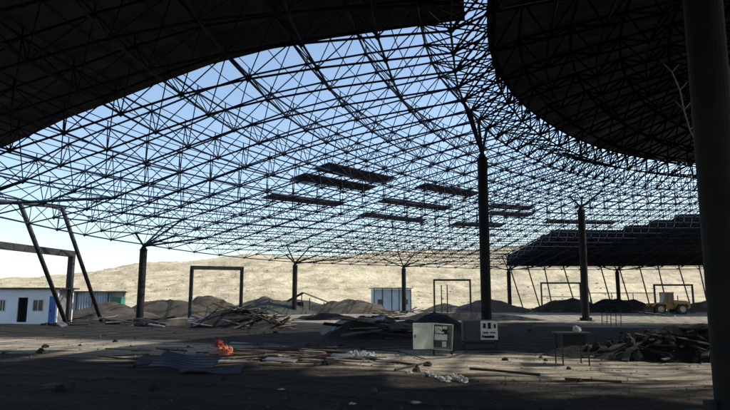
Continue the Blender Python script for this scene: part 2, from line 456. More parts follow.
for j in range(len(ths) - 1):
    b = MB()
    ta, tb = ths[j], ths[j + 1]
    fr = [0, .04, .08, .12, .17, .22, .28, .34, .40, .47, .54, .61, .68, .75, .82, .89, .96]
    for f0, f1 in zip(fr, fr[1:]):
        mid = P((ta + tb) / 2, rd((ta + tb) / 2) * (1 - (f0 + f1) / 2), 0)
        if dome_sun_slot(mid.x, mid.y): continue
        zf = lambda t, r: zd(t, r, rd(t)) + DD + .3
        pan(b, ta, tb, lambda t: (rd(t) + .25) * (1 - f0), lambda t: (rd(t) + .25) * (1 - f1), zf)
    if b.v: b.build('roof_panel', 'panel', dome)
# clerestory lattice between the main roof's inner edge and the dome's rim
for u in range(U0, U1):
    b = MB(); th, th2 = theta(u), theta(u + 1)
    lo, lo2 = BN(u, 0), BN(u + 1, 0)
    hi, hi2 = P(th, rd(th), ZD + DD + .15), P(th2, rd(th2), ZD + DD + .15)
    mi, mi2 = P(th, rd(th), ZD), P(th2, rd(th2), ZD)
    tn = TN(u, 0)
    b.tube(lo, hi, .05, 4).tube(lo, hi2, .035, 4).tube(lo2, hi, .035, 4).tube(lo, mi, .05, 4).tube(mi, hi, .05, 4)
    b.tube(tn, hi, .04, 4).tube(tn, hi2, .04, 4).tube(hi, hi2, .06, 5).tube(tn, mi, .035, 4).tube(tn, mi2, .035, 4).tube(mi, hi2, .035, 4)
    b.build('clerestory_truss', 'dome', dome)

# ------------------------------------------------------------------ columns
def nearest_nodes(p, cand, n):
    return sorted(cand, key=lambda q: (q - p).length)[:n]
allB = [BN(u, k) for u in radii for k in range(kn(u) + 1)]
allT = [TN(u, k) for u in range(U0, U1) for k in range(min(kn(u), kn(u + 1)))]
def column(base, top, rad, label, perimeter, nstrut=4):
    base, top = Vector(base), Vector(top)
    base.z = gh(base.x, base.y)
    t = thing('steel_column', base, label, 'column', 'steel columns carrying the roof')
    b = MB(); cone = .45; d = (top - base).normalized(); sh = top - d * cone
    b.tube(base, sh, rad, 24)
    for q_ in range(1, int((sh - base).length / 2.4) + 1): c_ = base + d * 2.4 * q_; b.tube(c_, c_ + d * .03, rad + .008, 24)
    b.build('shaft', 'column', t)
    b = MB(); b.tube(sh, sh + d * .04, rad * 1.18, 20); b.tube(sh + d * .04, top, rad, 16, rad * .3); b.build('capital', 'column', t)
    b = MB(); b.box(base + Vector((0, 0, .03)), (rad * 3.6, rad * 3.6, .06))
    for a in range(4):
        q = Vector((math.cos(a * math.pi / 2), math.sin(a * math.pi / 2), 0))
        b.beam(base + q * rad * 1.35 + Vector((0, 0, .06)), base + q * rad * 1.35 + Vector((0, 0, .3)), rad * .7, .02)
    b.build('base_plate', 'steel2', t)
    if perimeter:
        pts = nearest_nodes(top + Vector((0, 0, 1.5)), allT, 2)
        ou = (C - top); ou.z = 0; ou.normalize(); sd_ = Vector((-ou.y, ou.x, 0))
        far = [nearest_nodes(top + ou * 5.2 + sd_ * k_ + Vector((0, 0, 1.2)), allB, 1)[0] for k_ in (-5, 0, 5)]
        pts = pts + far
    else:
        pts = nearest_nodes(top + Vector((0, 0, 2)), allB, nstrut)
    for q in pts:
        MB().tube(top - d * .1, q, .085, 8).build('strut', 'steel', t)
    return t
for px, lab in ((145, 'slim dark column at the left edge of the roof, beside the pair of leaning posts'),
                (290, 'slim dark column at the roof edge behind the scrap pile, between the mounds'),
                (403, 'slim dark column standing in front of the pale blue container'),
                (509, 'short dark column where the leaning posts at the back begin'),
                (617, 'dark column at the back edge, left of the wheel loader')):
    u = {145: 0, 290: 6, 403: 12, 509: 18, 617: 24}[px]
    q = BN(u, kn(u)); column((q.x, q.y, 0), q - Vector((0, 0, .08)), .33, lab, True)
q = BN(-6, kn(-6)); column((q.x, q.y, 0), q, .33, 'dark column at the roof edge, out on the far left', True)
q = BN(30, kn(30)); column((q.x, q.y, 0), q, .33, 'dark column at the back edge, hidden past the big column', True)
t0 = at_y(482, 152, 32.0); column((at_y(487, 335, 32).x, 32, 0), t0, .27, 'tall column in the middle of the site right behind the switch cabinets', False)
t0 = at_y(581, 206, 56.0); column((at_y(586, 320, 56).x, 56, 0), t0, .33, 'tall column right of centre standing in front of the dark far cover', False)
big = column((5.95, 10.0, 0), (5.95 + .12, 10.0, 12.0), .31, 'massive dark column close by at the right edge of the view', False)
# column hidden behind the big one, whose branching struts catch the light
tb = at_y(703, 150, 26)
col2 = thing('steel_column', (tb.x, tb.y, gh(tb.x, tb.y)), 'column behind the massive one, its pale branching struts showing on both sides', 'column', 'steel columns carrying the roof')
b = MB(); b.tube((tb.x, tb.y, 0), tb, .26, 14); b.build('shaft', 'column', col2, True)
pale = mat('sunlit_strut', (.30, .29, .27), .5, 0, .2, 3)  # struts painted pale for the light they catch
for pts in ([(700, 150), (690, 130), (684, 110), (680, 90), (672, 72)], [(706, 150), (716, 125), (722, 100), (730, 70)]):
    b = MB(); W = [at_y(x, y, 26) for x, y in pts]
    for a, c in zip(W, W[1:]): b.tube(a, c, .03, 6)
    for i, c in enumerate(W[1:]):
        b.tube(c, c + Vector((.4, .1, .4)), .018, 5); b.tube(c, c + Vector((-.35 if i % 2 else -.1, 0, .4)), .018, 5)
    b.build('strut', pale, col2)

# ------------------------------------------------------------------ leaning posts and portal frames
def leaning(bp, tp, rad, label, group):
    bp, tp = Vector(bp), Vector(tp); bp.z = gh(bp.x, bp.y)
    t = thing('leaning_post', bp, label, 'post', group)
    MB().tube(bp, tp, rad, 10).build('shaft', 'steel2', t, True)
    MB().box(bp + Vector((0, 0, .04)), (rad * 4, rad * 4, .08)).build('base_plate', 'steel2', t)
    return t
g1 = at_z(66, 324); g2 = at_z(102, 322)
L1, L2 = at_y(20, 203, 40), at_y(62, 207, 45)
leaning(g1, L1, .16, 'thick leaning post near the white cabin, nearer of the pair under the roof edge', 'leaning posts at the left')
leaning(g2, L2, .16, 'thick leaning post beside the grey mound, right one of the pair at the left', 'leaning posts at the left')
d12 = (L2 - L1)
b = MB(); b.tube(L2 + d12.normalized() * .3, L1 - d12 * 2.2, .14, 8)
tag(recentre(b.build('head_beam', 'steel2')), 'dark horizontal tube joining the tops of the two thick leaning posts', 'beam')
ords = ['first', 'second', 'third', 'fourth', 'fifth', 'sixth', 'seventh', 'eighth', 'ninth', 'tenth', 'eleventh']
for i, (x0, y0, x1, y1) in enumerate([(506, 259, 524, 309), (524, 259, 541, 307), (542, 259, 553, 306), (560, 259, 577, 306), (580, 260, 594, 306), (598, 261, 613, 307),
                             (616, 261, 632, 307), (637, 261, 651, 307), (656, 261, 668, 307), (676, 261, 692, 308), (697, 261, 709, 307)]):
    bq = at_y(x1, 310, 104.5); tq = at_y(x0, y0 - 4, 103)
    leaning((bq.x, bq.y, 0), tq, .11, 'thin leaning post on the back edge, %s from the left in the row' % ords[i], 'leaning posts along the back edge')

def portal(p, q, z, wd, label, extra=(), rail=None):
    p, q = Vector(p), Vector(q); p.z = gh(p.x, p.y); q.z = gh(q.x, q.y)
    t = thing('portal_frame', (p + q) / 2, label, 'steel frame', 'steel door frames')
    T1, T2 = Vector((p.x, p.y, z)), Vector((q.x, q.y, z)); d = (q - p).normalized()
    MB().beam(p, T1, wd, wd).build('post', 'steel2', t); MB().beam(q, T2, wd, wd).build('post', 'steel2', t)
    MB().beam(T1 - d * (wd / 2 + .002), T2 + d * (wd / 2 + .002), wd * 1.02, wd * 1.2).build('lintel', 'steel2', t)
    for f, h in extra:
        c = p.lerp(q, f); MB().beam(c, Vector((c.x, c.y, z * h)), wd * .6, wd * .6).build('inner_post', 'steel2', t)
    if rail:
        MB().beam(Vector((p.x, p.y, rail)), Vector((q.x, q.y, rail)), wd * .5, wd * .5).build('rail', 'steel2', t)
    return t
a = at_y(-60, 240, 37); c = at_y(72, 254, 50); portal((a.x, a.y, 0), (c.x, c.y, 0), c.z, .42, 'heavy steel door frame cut off by the left side, before the white cabin')
a = at_y(192, 267.5, 58); c = at_y(242, 269.5, 60); portal((a.x, a.y, 0), (c.x, c.y, 0), a.z, .3, 'square steel door frame rising behind the scrap pile left of centre')
a = at_y(434, 280, 84); c = at_y(470, 280, 84); portal((a.x, a.y, 0), (c.x, c.y, 0), a.z, .22, 'steel door frame with two short posts inside, left of the middle column', ((.2, .85), (.36, .85)))
a = at_y(541, 283, 92); c = at_y(580, 283, 92); portal((a.x, a.y, 0), (c.x, c.y, 0), a.z, .2, 'thin steel door frame just left of the tall column right of centre', (), 2.4)
a = at_y(654, 285, 90); c = at_y(692, 285, 90); portal((a.x, a.y, 0), (c.x, c.y, 0), a.z, .22, 'steel door frame standing over the wheel loader', ())
a = at_y(590, 293, 100); c = at_y(655, 293, 100)
t = thing('guard_rail', (a.x, a.y, 0), 'long thin horizontal rail on posts behind the mounds at the back right', 'rail')
MB().beam(a, c, .12, .12).build('rail', 'steel2', t)
for f in (0, .33, .66, 1):
    q = a.lerp(c, f); MB().beam((q.x, q.y, 0), (q.x, q.y, q.z - .07), .1, .1).build('post', 'steel2', t)

# ------------------------------------------------------------------ cabins, container, shelter
def local_frame(p, q):
    p, q = Vector(p), Vector(q); x = (q - p); x.z = 0; L = x.length; x.normalize(); y = Vector((-x.y, x.x, 0)); m = Matrix((x, y, Vector((0, 0, 1)))).transposed()
    return p, L, m
def cab_box(b, o, m, x0, x1, y0, y1, z0, z1):
    c = Vector(((x0 + x1) / 2, (y0 + y1) / 2, (z0 + z1) / 2)); b.box(o + m @ c, (x1 - x0, y1 - y0, z1 - z0), m); return b
pR = at_z(56, 324.2); pL = at_z(0, 324.0); pL = pR + (pL - pR) * 3.2
o, L, m = local_frame((pL.x, pL.y, 0), (pR.x, pR.y, 0))
cb = thing('site_cabin', o, 'long white site cabin with dark doorway and two windows at the far left', 'cabin')
def cx(px): 
    d = ray(px, 312); # intersect the front plane
    n_ = m @ Vector((0, 1, 0)); e = Vector((0, 0, EYE)); tt = (o - e).dot(n_) / d.dot(n_); return (e + d * tt - o).dot(m @ Vector((1, 0, 0)))
H = 2.75
b = MB(); dz0, dz1 = .15, 2.1; xd0, xd1 = cx(17), cx(27)
xw = [(cx(-1), cx(5)), (cx(32), cx(43))]; xb0, xb1 = cx(48.5), cx(55.3)
cuts = sorted([(xd0, xd1, dz0, dz1), (xw[0][0], xw[0][1], 1.0, 1.95), (xw[1][0], xw[1][1], 1.0, 1.95), (xb0, xb1, .1, 2.2)])
cur = 0
for x0, x1, z0, z1 in cuts:
    cab_box(b, o, m, cur, x0, 0, .1, 0, H); cab_box(b, o, m, x0, x1, 0, .1, z1, H); cab_box(b, o, m, x0, x1, 0, .1, 0, z0); cur = x1
cab_box(b, o, m, cur, L, 0, .1, 0, H)
cab_box(b, o, m, 0, L, 2.1, 2.2, 0, H); cab_box(b, o, m, 0, .1, .1, 2.1, 0, H); 
b.build('wall', 'white', cb)
tag(cab_box(MB(), o, m, L - .1, L, .102, 2.098, 0, H).build('end_wall', 'sheet2', cb), 'end wall toned grey for shade')  # end of the white cabin given a grey material as painted shade
cab_box(MB(), o, m, .1, L - .1, .1, 2.1, .02, .12).build('floor', 'black', cb)
cab_box(MB(), o, m, -.25, L + .3, -.3, 2.5, H, H + .14).build('roof', 'darkroof', cb)
for x0, x1 in xw:
    f = MB()
    for a0, a1, z0, z1 in ((x0, x0 + .06, 1.0, 1.95), (x1 - .06, x1, 1.0, 1.95), (x0 + .06, x1 - .06, 1.0, 1.06), (x0 + .06, x1 - .06, 1.89, 1.95), ((x0 + x1) / 2 - .03, (x0 + x1) / 2 + .03, 1.06, 1.89)):
        cab_box(f, o, m, a0, a1, -.02, .06, z0, z1)
    fo = f.build('window', 'cream', cb)
    cab_box(MB(), o, m, x0 + .06, x1 - .06, .02, .03, 1.06, 1.89).build('pane', 'glass', fo)
cab_box(MB(), o, m, xd0 + .02, xd1 - .02, .5, .56, dz0, dz1).build('door', 'black', cb)
bd = cab_box(MB(), o, m, xb0 + .02, xb1 - .02, .02, .08, .1, 2.2).build('door', 'blue', cb); tag(bd, 'blue door')
cab_box(MB(), o, m, xb0 + .12, xb0 + .18, -.03, .02, 1.0, 1.15).build('handle', 'steel2', bd)
# pallets and stuff in front of the cabin
for i, (px, py, wpx) in enumerate(((57, 326, 22), (118, 322, 24), (152, 326, 30))):
    q = at_z(px, py); b = MB(); ww = wpx / 600 * q.y
    for k in range(5): b.box(q + Vector(((k - 2) * ww / 5 + random.uniform(-.1, .1), random.uniform(-.3, .3), .12 + .05 * (k % 2))), (ww / 4, 1.0, .18), Matrix.Rotation(random.uniform(-.4, .4), 3, 'Z'))
    tag(recentre(b.build('timber_stack', 'woodd')), ['low dark stack of timber in front of the white cabin', 'low dark timber stack at the foot of the right thick leaning post', 'low dark timber stack at the foot of the left edge column'][i], 'timber stack')
# second hut with tarps
p1, p2 = at_y(60, 300, 64), at_y(124, 300, 66)
o, L, m = local_frame((p1.x, p1.y, 0), (p2.x, p2.y, 0))
sh = thing('tarp_hut', o, 'low pale hut hung with tarps under a thin dark roof, behind the leaning posts', 'hut')
H = at_y(60, 292, 64).z
cab_box(MB(), o, m, -.2, L + .2, -.5, 3.3, H, H + .12).build('roof', 'darkroof', sh)
for f in (0, .25, .5, .75, 1): cab_box(MB(), o, m, f * (L - .1), f * (L - .1) + .1, -.1, 0, 0, H).build('post', 'steel2', sh)
cab_box(MB(), o, m, 0, L, 3.0, 3.1, 0, H).build('wall', 'white', sh)
for f0, f1, mt, zz in ((.02, .2, 'white', .3), (.27, .46, 'tarp', .5), (.52, .72, 'tarp', .9), (.76, .86, 'tarp', 1.3)):
    b = MB(); n = 14
    top = [o + m @ Vector((L * (f0 + (f1 - f0) * i / n), .12 * math.sin(i * 2.1), H)) for i in range(n + 1)]
    bot = [o + m @ Vector((L * (f0 + (f1 - f0) * i / n) + .1, .25 * math.sin(i * 2.1 + .5), zz + .35 * nz(i * .7, f0 * 9, 1, 4))) for i in range(n + 1)]
    off = m @ Vector((0, .04, 0)); N = n + 1
    b.add(top + bot + [p + off for p in top] + [p + off for p in bot],
          [(i, i + 1, N + i + 1, N + i) for i in range(n)] + [(2 * N + i + 1, 2 * N + i, 3 * N + i, 3 * N + i + 1) for i in range(n)] + [(N + i, N + i + 1, 3 * N + i + 1, 3 * N + i) for i in range(n)])
    b.build('tarp', mt, sh)
q = at_y(118, 306, 63); b = MB()
bb = thing('waste_bin', (q.x, q.y, gh(q.x, q.y)), 'green bin standing at the right end of the tarp hut', 'bin')
H2 = at_y(118, 298, 63).z
b.add([Vector((q.x + sx * s, q.y + sy * s, z)) for z, s in ((0.1, .38), (H2, .5)) for sx, sy in ((-1, -1), (1, -1), (1, 1), (-1, 1))], [(0, 3, 2, 1), (4, 5, 6, 7), (0, 1, 5, 4), (1, 2, 6, 5), (2, 3, 7, 6), (3, 0, 4, 7)])
b.build('body', 'green', bb); MB().box((q.x, q.y, H2 + .05), (1.1, 1.1, .08)).build('lid', 'green', bb)
# pale blue container
p1, p2 = at_y(374, 305, 96), at_y(411, 305, 97)
o, L, m = local_frame((p1.x, p1.y, 0), (p2.x, p2.y, 0)); H = at_y(374, 289, 96).z
ct = thing('blue_container', o, 'pale blue container hut with a flat overhanging dark roof behind the roof edge', 'container')
cab_box(MB(), o, m, 0, L, 0, 2.6, .1, H).build('body', 'paleblue', ct)
cab_box(MB(), o, m, -.3, L + .3, -.5, 3.0, H + .1, H + .22).build('roof', 'darkroof', ct)
for f in (0, .23, .48, .68, 1): cab_box(MB(), o, m, f * L - .05, f * L + .05, -.09, -.003, 0, H + .1).build('post', 'steel2', ct)
for f in (.1, .8): cab_box(MB(), o, m, f * L, f * L + .7, -.03, -.004, 1.2, 2.0).build('window', 'glass', ct)
# open shelter with olive roof between the mounds
p1, p2 = at_y(286, 310, 92), at_y(336, 310, 92)
o, L, m = local_frame((p1.x, p1.y, 0), (p2.x, p2.y, 0)); H = at_y(300, 292, 92).z
st = thing('open_shelter', o, 'dark olive tent roof on posts, open in front, right behind the second edge column', 'shelter')
a = [o + m @ Vector(v) for v in ((-.5, -.4, 1.5), (L * .32, -.4, H), (L + .3, -.4, 1.0), (-.5, 4, 1.5), (L * .32, 4, H), (L + .3, 4, 1.0))]
dn = Vector((0, 0, -.12)); aa = a + [p + dn for p in a]
MB().add(aa, [(0, 1, 4, 3), (1, 2, 5, 4), (9, 10, 7, 6), (10, 11, 8, 7), (0, 6, 7, 1), (1, 7, 8, 2), (3, 4, 10, 9), (4, 5, 11, 10), (0, 3, 9, 6), (2, 8, 11, 5)]).build('roof', 'olive', st)
for f, h in ((0.01, 1.5), (.3, H - .2), (.46, 2.2), (.75, 1.55), (.97, 1.0)):
    cab_box(MB(), o, m, f * L, f * L + .14, 0, .14, 0, h).build('post', 'steel2', st)
cab_box(MB(), o, m, .5, L * .3, 3.5, 3.6, 0, 1.6).build('back_wall', 'olive', st)
cab_box(MB(), o, m, L * .45, L - .6, 3.5, 3.6, 0, 1.1).build('back_wall', 'tarp', st)

# ------------------------------------------------------------------ mounds
def mound(cx_, cy_, rx, ry, h, seed, mt, label, name='earth_mound', cat='mound', rough=.35, sharp=1.3, res=40, group=None):
    b = MB(); nr, na_ = res // 2 + 6, res + 24
    z0 = gh(cx_, cy_)
    b.v.append(Vector((cx_, cy_, z0 + h)))
    for i in range(1, nr + 1):
        t = i / nr
        for j in range(na_):
            a = 2 * math.pi * j / na_
            wob = 1 + .22 * noise.noise(Vector((math.cos(a) * 1.3 + seed, math.sin(a) * 1.3, seed * 2.1)))
            x = cx_ + rx * t * wob * math.cos(a); y = cy_ + ry * t * wob * math.sin(a)
            e = ((.5 + .5 * math.cos(math.pi * t)) ** .8 * .6 + .4 * (1 - t * t)) * h
            e *= 1 + rough * nz(x, y, 2.2 / max(1, rx), seed) * .8
            e += rough * h * .45 * nz(x, y, 6 / max(1, rx), seed + 3) * (1 - t * t) + .12 * rough * h * nz(x, y, 18 / max(1, rx), seed + 5) * (1 - t * .6)
            b.v.append(Vector((x, y, z0 + e - .12 * t * t - (.1 if i == nr else 0))))
    for j in range(na_): b.f.append((0, 1 + j, 1 + (j + 1) % na_))
    for i in range(nr - 1):
        for j in range(na_):
            p, q = 1 + i * na_ + j, 1 + i * na_ + (j + 1) % na_
            b.f.append((p, p + na_, q + na_, q))
    o_ = recentre(b.build(name, mt, smooth=True)); tag(o_, label, cat, group); return o_
def px_mound(x0, x1, ytop, Y, seed, mt, label, ry=None, **k):
    c = at_y((x0 + x1) / 2, ytop, Y); rx = (x1 - x0) / 2 / 600 * Y * 1.45
    return mound(c.x, Y, rx, ry or rx * .6, c.z * .86, seed, mt, label, **k)
px_mound(72, 148, 301, 62, 1, 'mound', 'long low grey mound between the leaning posts and the left edge column')
px_mound(128, 212, 296, 68, 2, 'mound', 'grey earth mound just right of the left edge column')
px_mound(176, 240, 295, 78, 3, 'mound', 'pointed grey mound seen through the square door frame')
px_mound(228, 300, 296, 84, 4, 'mound2', 'dark olive mound to the left of the open shelter')
px_mound(262, 330, 297, 100, 9, 'mound2', 'low olive mound behind the open shelter')
px_mound(318, 388, 297, 86, 5, 'mound', 'broad grey mound left of the pale blue container')
px_mound(455, 522, 299, 96, 6, 'mound', 'low mound behind the tall middle column')
px_mound(422, 470, 303, 100, 16, 'mound2', 'small low mound inside the frame with two short posts')
px_mound(540, 596, 297, 97, 7, 'mound', 'rounded grey mound inside the thin door frame at the back')
px_mound(588, 650, 297, 95, 8, 'rubble', 'dark mound just left of the wheel loader')
px_mound(676, 740, 300, 98, 10, 'mound', 'low mound right behind the wheel loader')
# rough dark ground heaps nearer by
mound(-8.7, 42.5, 4.2, 2.2, 1.1, 21, 'rubble', 'dark earth core under the scrap pile left of centre', 'rubble_heap', 'heap')
mound(.2, 31.5, 2.6, 1.6, .95, 22, 'rubble', 'dark earth under the timber pile in the middle', 'rubble_heap', 'heap')
c = at_z(672, 352); 
mound(11.6, 21.0, 4.6, 2.3, 1.12, 23, 'rubble', 'large dark heap of broken earth and rubble beside the massive column', 'rubble_heap', 'heap', rough=.42, res=130)
mound(7.9, 21.8, 2.2, 1.1, .42, 24, 'rubble', 'low dark tail of rubble left of the large heap', 'rubble_heap', 'heap', rough=.5, res=60)
px_mound(400, 520, 309, 58, 25, 'rubble', 'long low dark bank of soil behind the switch cabinets', ry=2.2, rough=.5)
px_mound(150, 250, 316, 47, 26, 'mound', 'flat grey bank of soil left of the scrap pile', ry=2.0, rough=.6)
px_mound(395, 470, 314, 40, 27, 'rubble', 'dark soil bank right of the timber pile', ry=1.5, rough=.6)
px_mound(300, 350, 311, 60, 28, 'rubble', 'small dark soil bank behind the timber pile', ry=1.6, rough=.6)

# ------------------------------------------------------------------ scrap: planks, pipes, stones (copied from a few sources)
def src_plank(L, wd, h, mt, name):
    me = MB(); n = 4
    vs, fs = [], []
    for i in range(n + 1):
        x = -L / 2 + L * i / n; s = random.uniform(-.012, .012) * L
        for y, z in ((-wd / 2, 0), (wd / 2, 0), (wd / 2, h), (-wd / 2, h)): vs.append((x, y + s, z + s * .5))
    for i in range(n):
        for k in range(4): fs.append((i * 4 + k, i * 4 + (k + 1) % 4, (i + 1) * 4 + (k + 1) % 4, (i + 1) * 4 + k))
    fs += [(3, 2, 1, 0), (n * 4, n * 4 + 1, n * 4 + 2, n * 4 + 3)]
    me.add(vs, fs); ob = me.build(name, mt); d = ob.data; bpy.data.objects.remove(ob); return d
def src_pipe(L, r, mt, name):
    ob = MB().tube((-L / 2, 0, r), (L / 2, 0, r), r, 8).build(name, mt); d = ob.data; bpy.data.objects.remove(ob); return d
def src_stone(s, mt, name, seed):
    b = MB(); n = 8
    for i in range(n + 1):
        ph = math.pi * i / n
        for j in range(n):
            a = 2 * math.pi * j / n; d = Vector((math.sin(ph) * math.cos(a), math.sin(ph) * math.sin(a), math.cos(ph) * .7))
            d *= s * (1 + .45 * noise.noise(d * 1.9 + Vector((seed, seed, 0)))); b.v.append(d)
    for i in range(n):
        for j in range(n): b.f.append((i * n + j, (i + 1) * n + j, (i + 1) * n + (j + 1) % n, i * n + (j + 1) % n))
    ob = b.build(name, mt); d = ob.data; bpy.data.objects.remove(ob); return d
PL = {
 'dark': [src_plank(L, w_, h, 'woodd', 'plank') for L, w_, h in ((2.4, .2, .05), (1.8, .14, .06), (3.0, .25, .05))],
 'mid': [src_plank(L, w_, h, 'wood', 'plank') for L, w_, h in ((2.2, .16, .05), (1.5, .2, .05), (2.8, .12, .07))],
 'pale': [src_plank(L, w_, h, 'wood2', 'plank') for L, w_, h in ((1.6, .14, .04), (2.2, .18, .04), (1.1, .2, .04))],
 'slab': [src_plank(L, w_, h, 'sheet2', 'plank') for L, w_, h in ((1.5, .5, .06), (1.1, .42, .07))],
 'pipe': [src_pipe(L, r, 'rust', 'pipe') for L, r in ((3.2, .035), (2.4, .05), (2.8, .025))],
}
STONES = [src_stone(s, mt, 'stone', i) for i, (s, mt) in enumerate(((.12, 'mound'), (.2, 'rubble'), (.08, 'wood2'), (.15, 'sheet2')))]
def put(me, name, loc, rot, label, cat, group, s=1):
    o_ = bpy.data.objects.new(name, me); COL.objects.link(o_); o_.location = loc; o_.rotation_euler = rot; o_.scale = (s, s, s)
    return tag(o_, label, cat, group)
def scatter(n, cx_, cy_, rx, ry, hf, kinds, labs, group, tilt=.35, seed=0, sc=1, dz=0):
    rnd = random.Random(seed)
    for i in range(n):
        kd = rnd.choice(kinds); me = rnd.choice(PL[kd]); t, a = rnd.random() ** .6, rnd.random() * 6.283
        x, y = cx_ + rx * t * math.cos(a), cy_ + ry * t * math.sin(a)
        z = gh(x, y) + max(.03, hf(t)) + rnd.uniform(0, .12) + dz
        nm = 'pipe' if kd == 'pipe' else 'plank'
        out = math.atan2(y - cy_, x - cx_)
        rz = rnd.uniform(-.9, .9) if rnd.random() < .6 else rnd.uniform(0, 6.28)
        put(me, nm, (x, y, z), (rnd.uniform(-.5, .5), rnd.uniform(-tilt, tilt), rz), labs[kd], nm, group + ' ' + kd, sc)
lab1 = {'dark': 'dark plank tangled in the scrap pile left of centre', 'mid': 'weathered brown plank in the scrap pile left of centre', 'pale': 'pale splintered board at the right end of the scrap pile', 'pipe': 'rusty pipe sticking out of the scrap pile left of centre', 'slab': 'grey broken slab in the scrap pile left of centre'}
scatter(50, -8.7, 42.2, 3.4, 1.4, lambda t: 1.2 * (1 - t * t) , ['dark', 'mid', 'pipe', 'slab', 'dark'], lab1, 'pieces of the scrap pile left of centre', .42, 1)
scatter(14, -6.4, 42.6, 1.0, .7, lambda t: 1.0 * (1 - t), ['pale'], lab1, 'pieces of the scrap pile left of centre', .6, 2)
lab2 = {k: v.replace('scrap pile left of centre', 'timber pile in the middle').replace('at the right end of the scrap pile', 'lying in the timber pile in the middle') for k, v in lab1.items()}
scatter(30, .3, 31.2, 2.2, 1.1, lambda t: .85 * (1 - t * t), ['dark', 'dark', 'mid', 'slab'], lab2, 'pieces of the timber pile', .18, 3)
# leaning slabs fanning out from the middle pile
for i, (px, py, rz, ti) in enumerate(((333, 334, .4, .5), (346, 332, 1.1, .7), (355, 334, 1.9, .6), (362, 331, 2.4, .8), (375, 335, 1.5, .7), (384, 334, .9, .6), (392, 336, 2.3, .5))):
    q = at_z(px, py + 1); put(PL['slab'][i % 2], 'plank', (q.x, q.y, .38), (.3, -ti, rz), 'wide grey board propped against the timber pile', 'board', 'wide boards propped on the timber pile')
mt_ = MB(); n = 22
for s_ in (0, .015):
    for i in range(n + 1):
        for j in range(n + 1):
            u_, v_ = i / n - .5, j / n - .5
            z = 1.08 - 1.5 * (u_ * u_ * 1.1 + v_ * v_) * 1.3 + .14 * nz(u_ * 6, v_ * 6, 1, 3) + .06 * nz(u_ * 15, v_ * 15, 1, 4) + s_
            mt_.v.append(Vector((.6 + u_ * 2.9, 31.5 + v_ * 1.7, max(z, .45))))
N_ = (n + 1) ** 2
for i in range(n):
    for j in range(n):
        q = i * (n + 1) + j; mt_.f += [(q, q + n + 1, q + n + 2, q + 1), (N_ + q + 1, N_ + q + n + 2, N_ + q + n + 1, N_ + q)]
tag(recentre(mt_.build('dark_tarp', 'darkroof')), 'rumpled dark tarp thrown over the timber pile in the middle', 'tarp')
# long low litter of boards across the sunlit strip
lab3 = {'dark': 'dark plank lying flat among the litter on the sunlit strip', 'mid': 'brown plank lying flat among the litter on the sunlit strip', 'pale': 'pale plank lying flat on the sunlit strip', 'pipe': 'thin rusty pipe lying on the sunlit strip', 'slab': 'grey flat slab on the sunlit strip'}
for sd_, (px0, px1, py, n) in enumerate(((120, 190, 358, 16), (235, 330, 353, 34), (250, 330, 362, 16), (190, 260, 360, 22), (330, 410, 362, 8))):
    rnd = random.Random(40 + sd_)
    for i in range(n):
        px, y_ = rnd.uniform(px0, px1), py + rnd.uniform(-5, 5); q = at_z(px, y_)
        kd = rnd.choice(['dark', 'mid', 'pale', 'dark', 'pipe', 'slab']); me = rnd.choice(PL[kd])
        put(me, 'pipe' if kd == 'pipe' else 'plank', (q.x, q.y, gh(q.x, q.y) + .03 + rnd.uniform(0, .16)), (rnd.uniform(-.2, .2), rnd.uniform(-.06, .06), rnd.uniform(-.45, .45)), lab3[kd], 'pipe' if kd == 'pipe' else 'plank', 'litter of boards ' + kd, .62)
labb = {'dark': 'dark plank in the long low debris bank at the back', 'mid': 'brown plank in the long low debris bank at the back', 'pale': 'pale board in the long low debris bank at the back', 'slab': 'grey slab in the long low debris bank at the back', 'pipe': 'rusty pipe in the long low debris bank at the back'}
rnd = random.Random(77)
for (px0, px1, py0, py1, n) in ((380, 430, 311, 318, 16), (505, 600, 309, 314, 34), (60, 180, 322, 328, 16), (440, 480, 309, 313, 12), (640, 700, 313, 317, 14)):
    for i in range(n):
        q = at_z(rnd.uniform(px0, px1), rnd.uniform(py0, py1)); kd = rnd.choice(['dark', 'mid', 'pale', 'slab', 'pipe', 'dark'])
        put(rnd.choice(PL[kd]), 'pipe' if kd == 'pipe' else 'plank', (q.x, q.y, rnd.uniform(.05, .5)), (rnd.uniform(-.5, .5), rnd.uniform(-.3, .3), rnd.uniform(-.8, .8)), labb[kd], 'pipe' if kd == 'pipe' else 'plank', 'debris at the back ' + kd)
# rebar posts
for i, px in enumerate((602, 607, 611, 616, 621)):
    q = at_z(px, 325); tag(recentre(MB().tube((q.x, q.y, -.1), (q.x + .05, q.y, .95 + .12 * (i % 3)), .03, 6).build('rebar_stake', 'rust')), 'thin upright rusty stake behind the large rubble heap', 'stake', 'thin stakes behind the rubble heap')
# stones scattered
rnd = random.Random(5)
for i in range(150):
    x, y = rnd.uniform(-16, 15), rnd.uniform(9, 40) ; me = rnd.choice(STONES[:2]); s = rnd.uniform(.25, .8)
    put(me, 'stone', (x, y, gh(x, y) + .01), (rnd.uniform(0, 6), rnd.uniform(0, 6), rnd.uniform(0, 6)), 'small loose stone on the bare ground', 'stone', 'stones scattered on the bare ground', s)
# rubble chunks on the big heap
for i in range(45):
    t, a = rnd.random() ** .5, rnd.uniform(0, 6.28); x, y = 11.0 + 4.0 * t * math.cos(a), 21 + 1.7 * t * math.sin(a)
    put(STONES[rnd.choice((1, 1, 1, 0))], 'rubble_chunk', (x, y, max(.03, .95 * (1 - t ** 1.6))), (rnd.uniform(0, 6), rnd.uniform(0, 6), rnd.uniform(0, 6)), 'jagged chunk on the large dark rubble heap', 'rubble', 'chunks on the rubble heap', rnd.uniform(.3, 1.0))

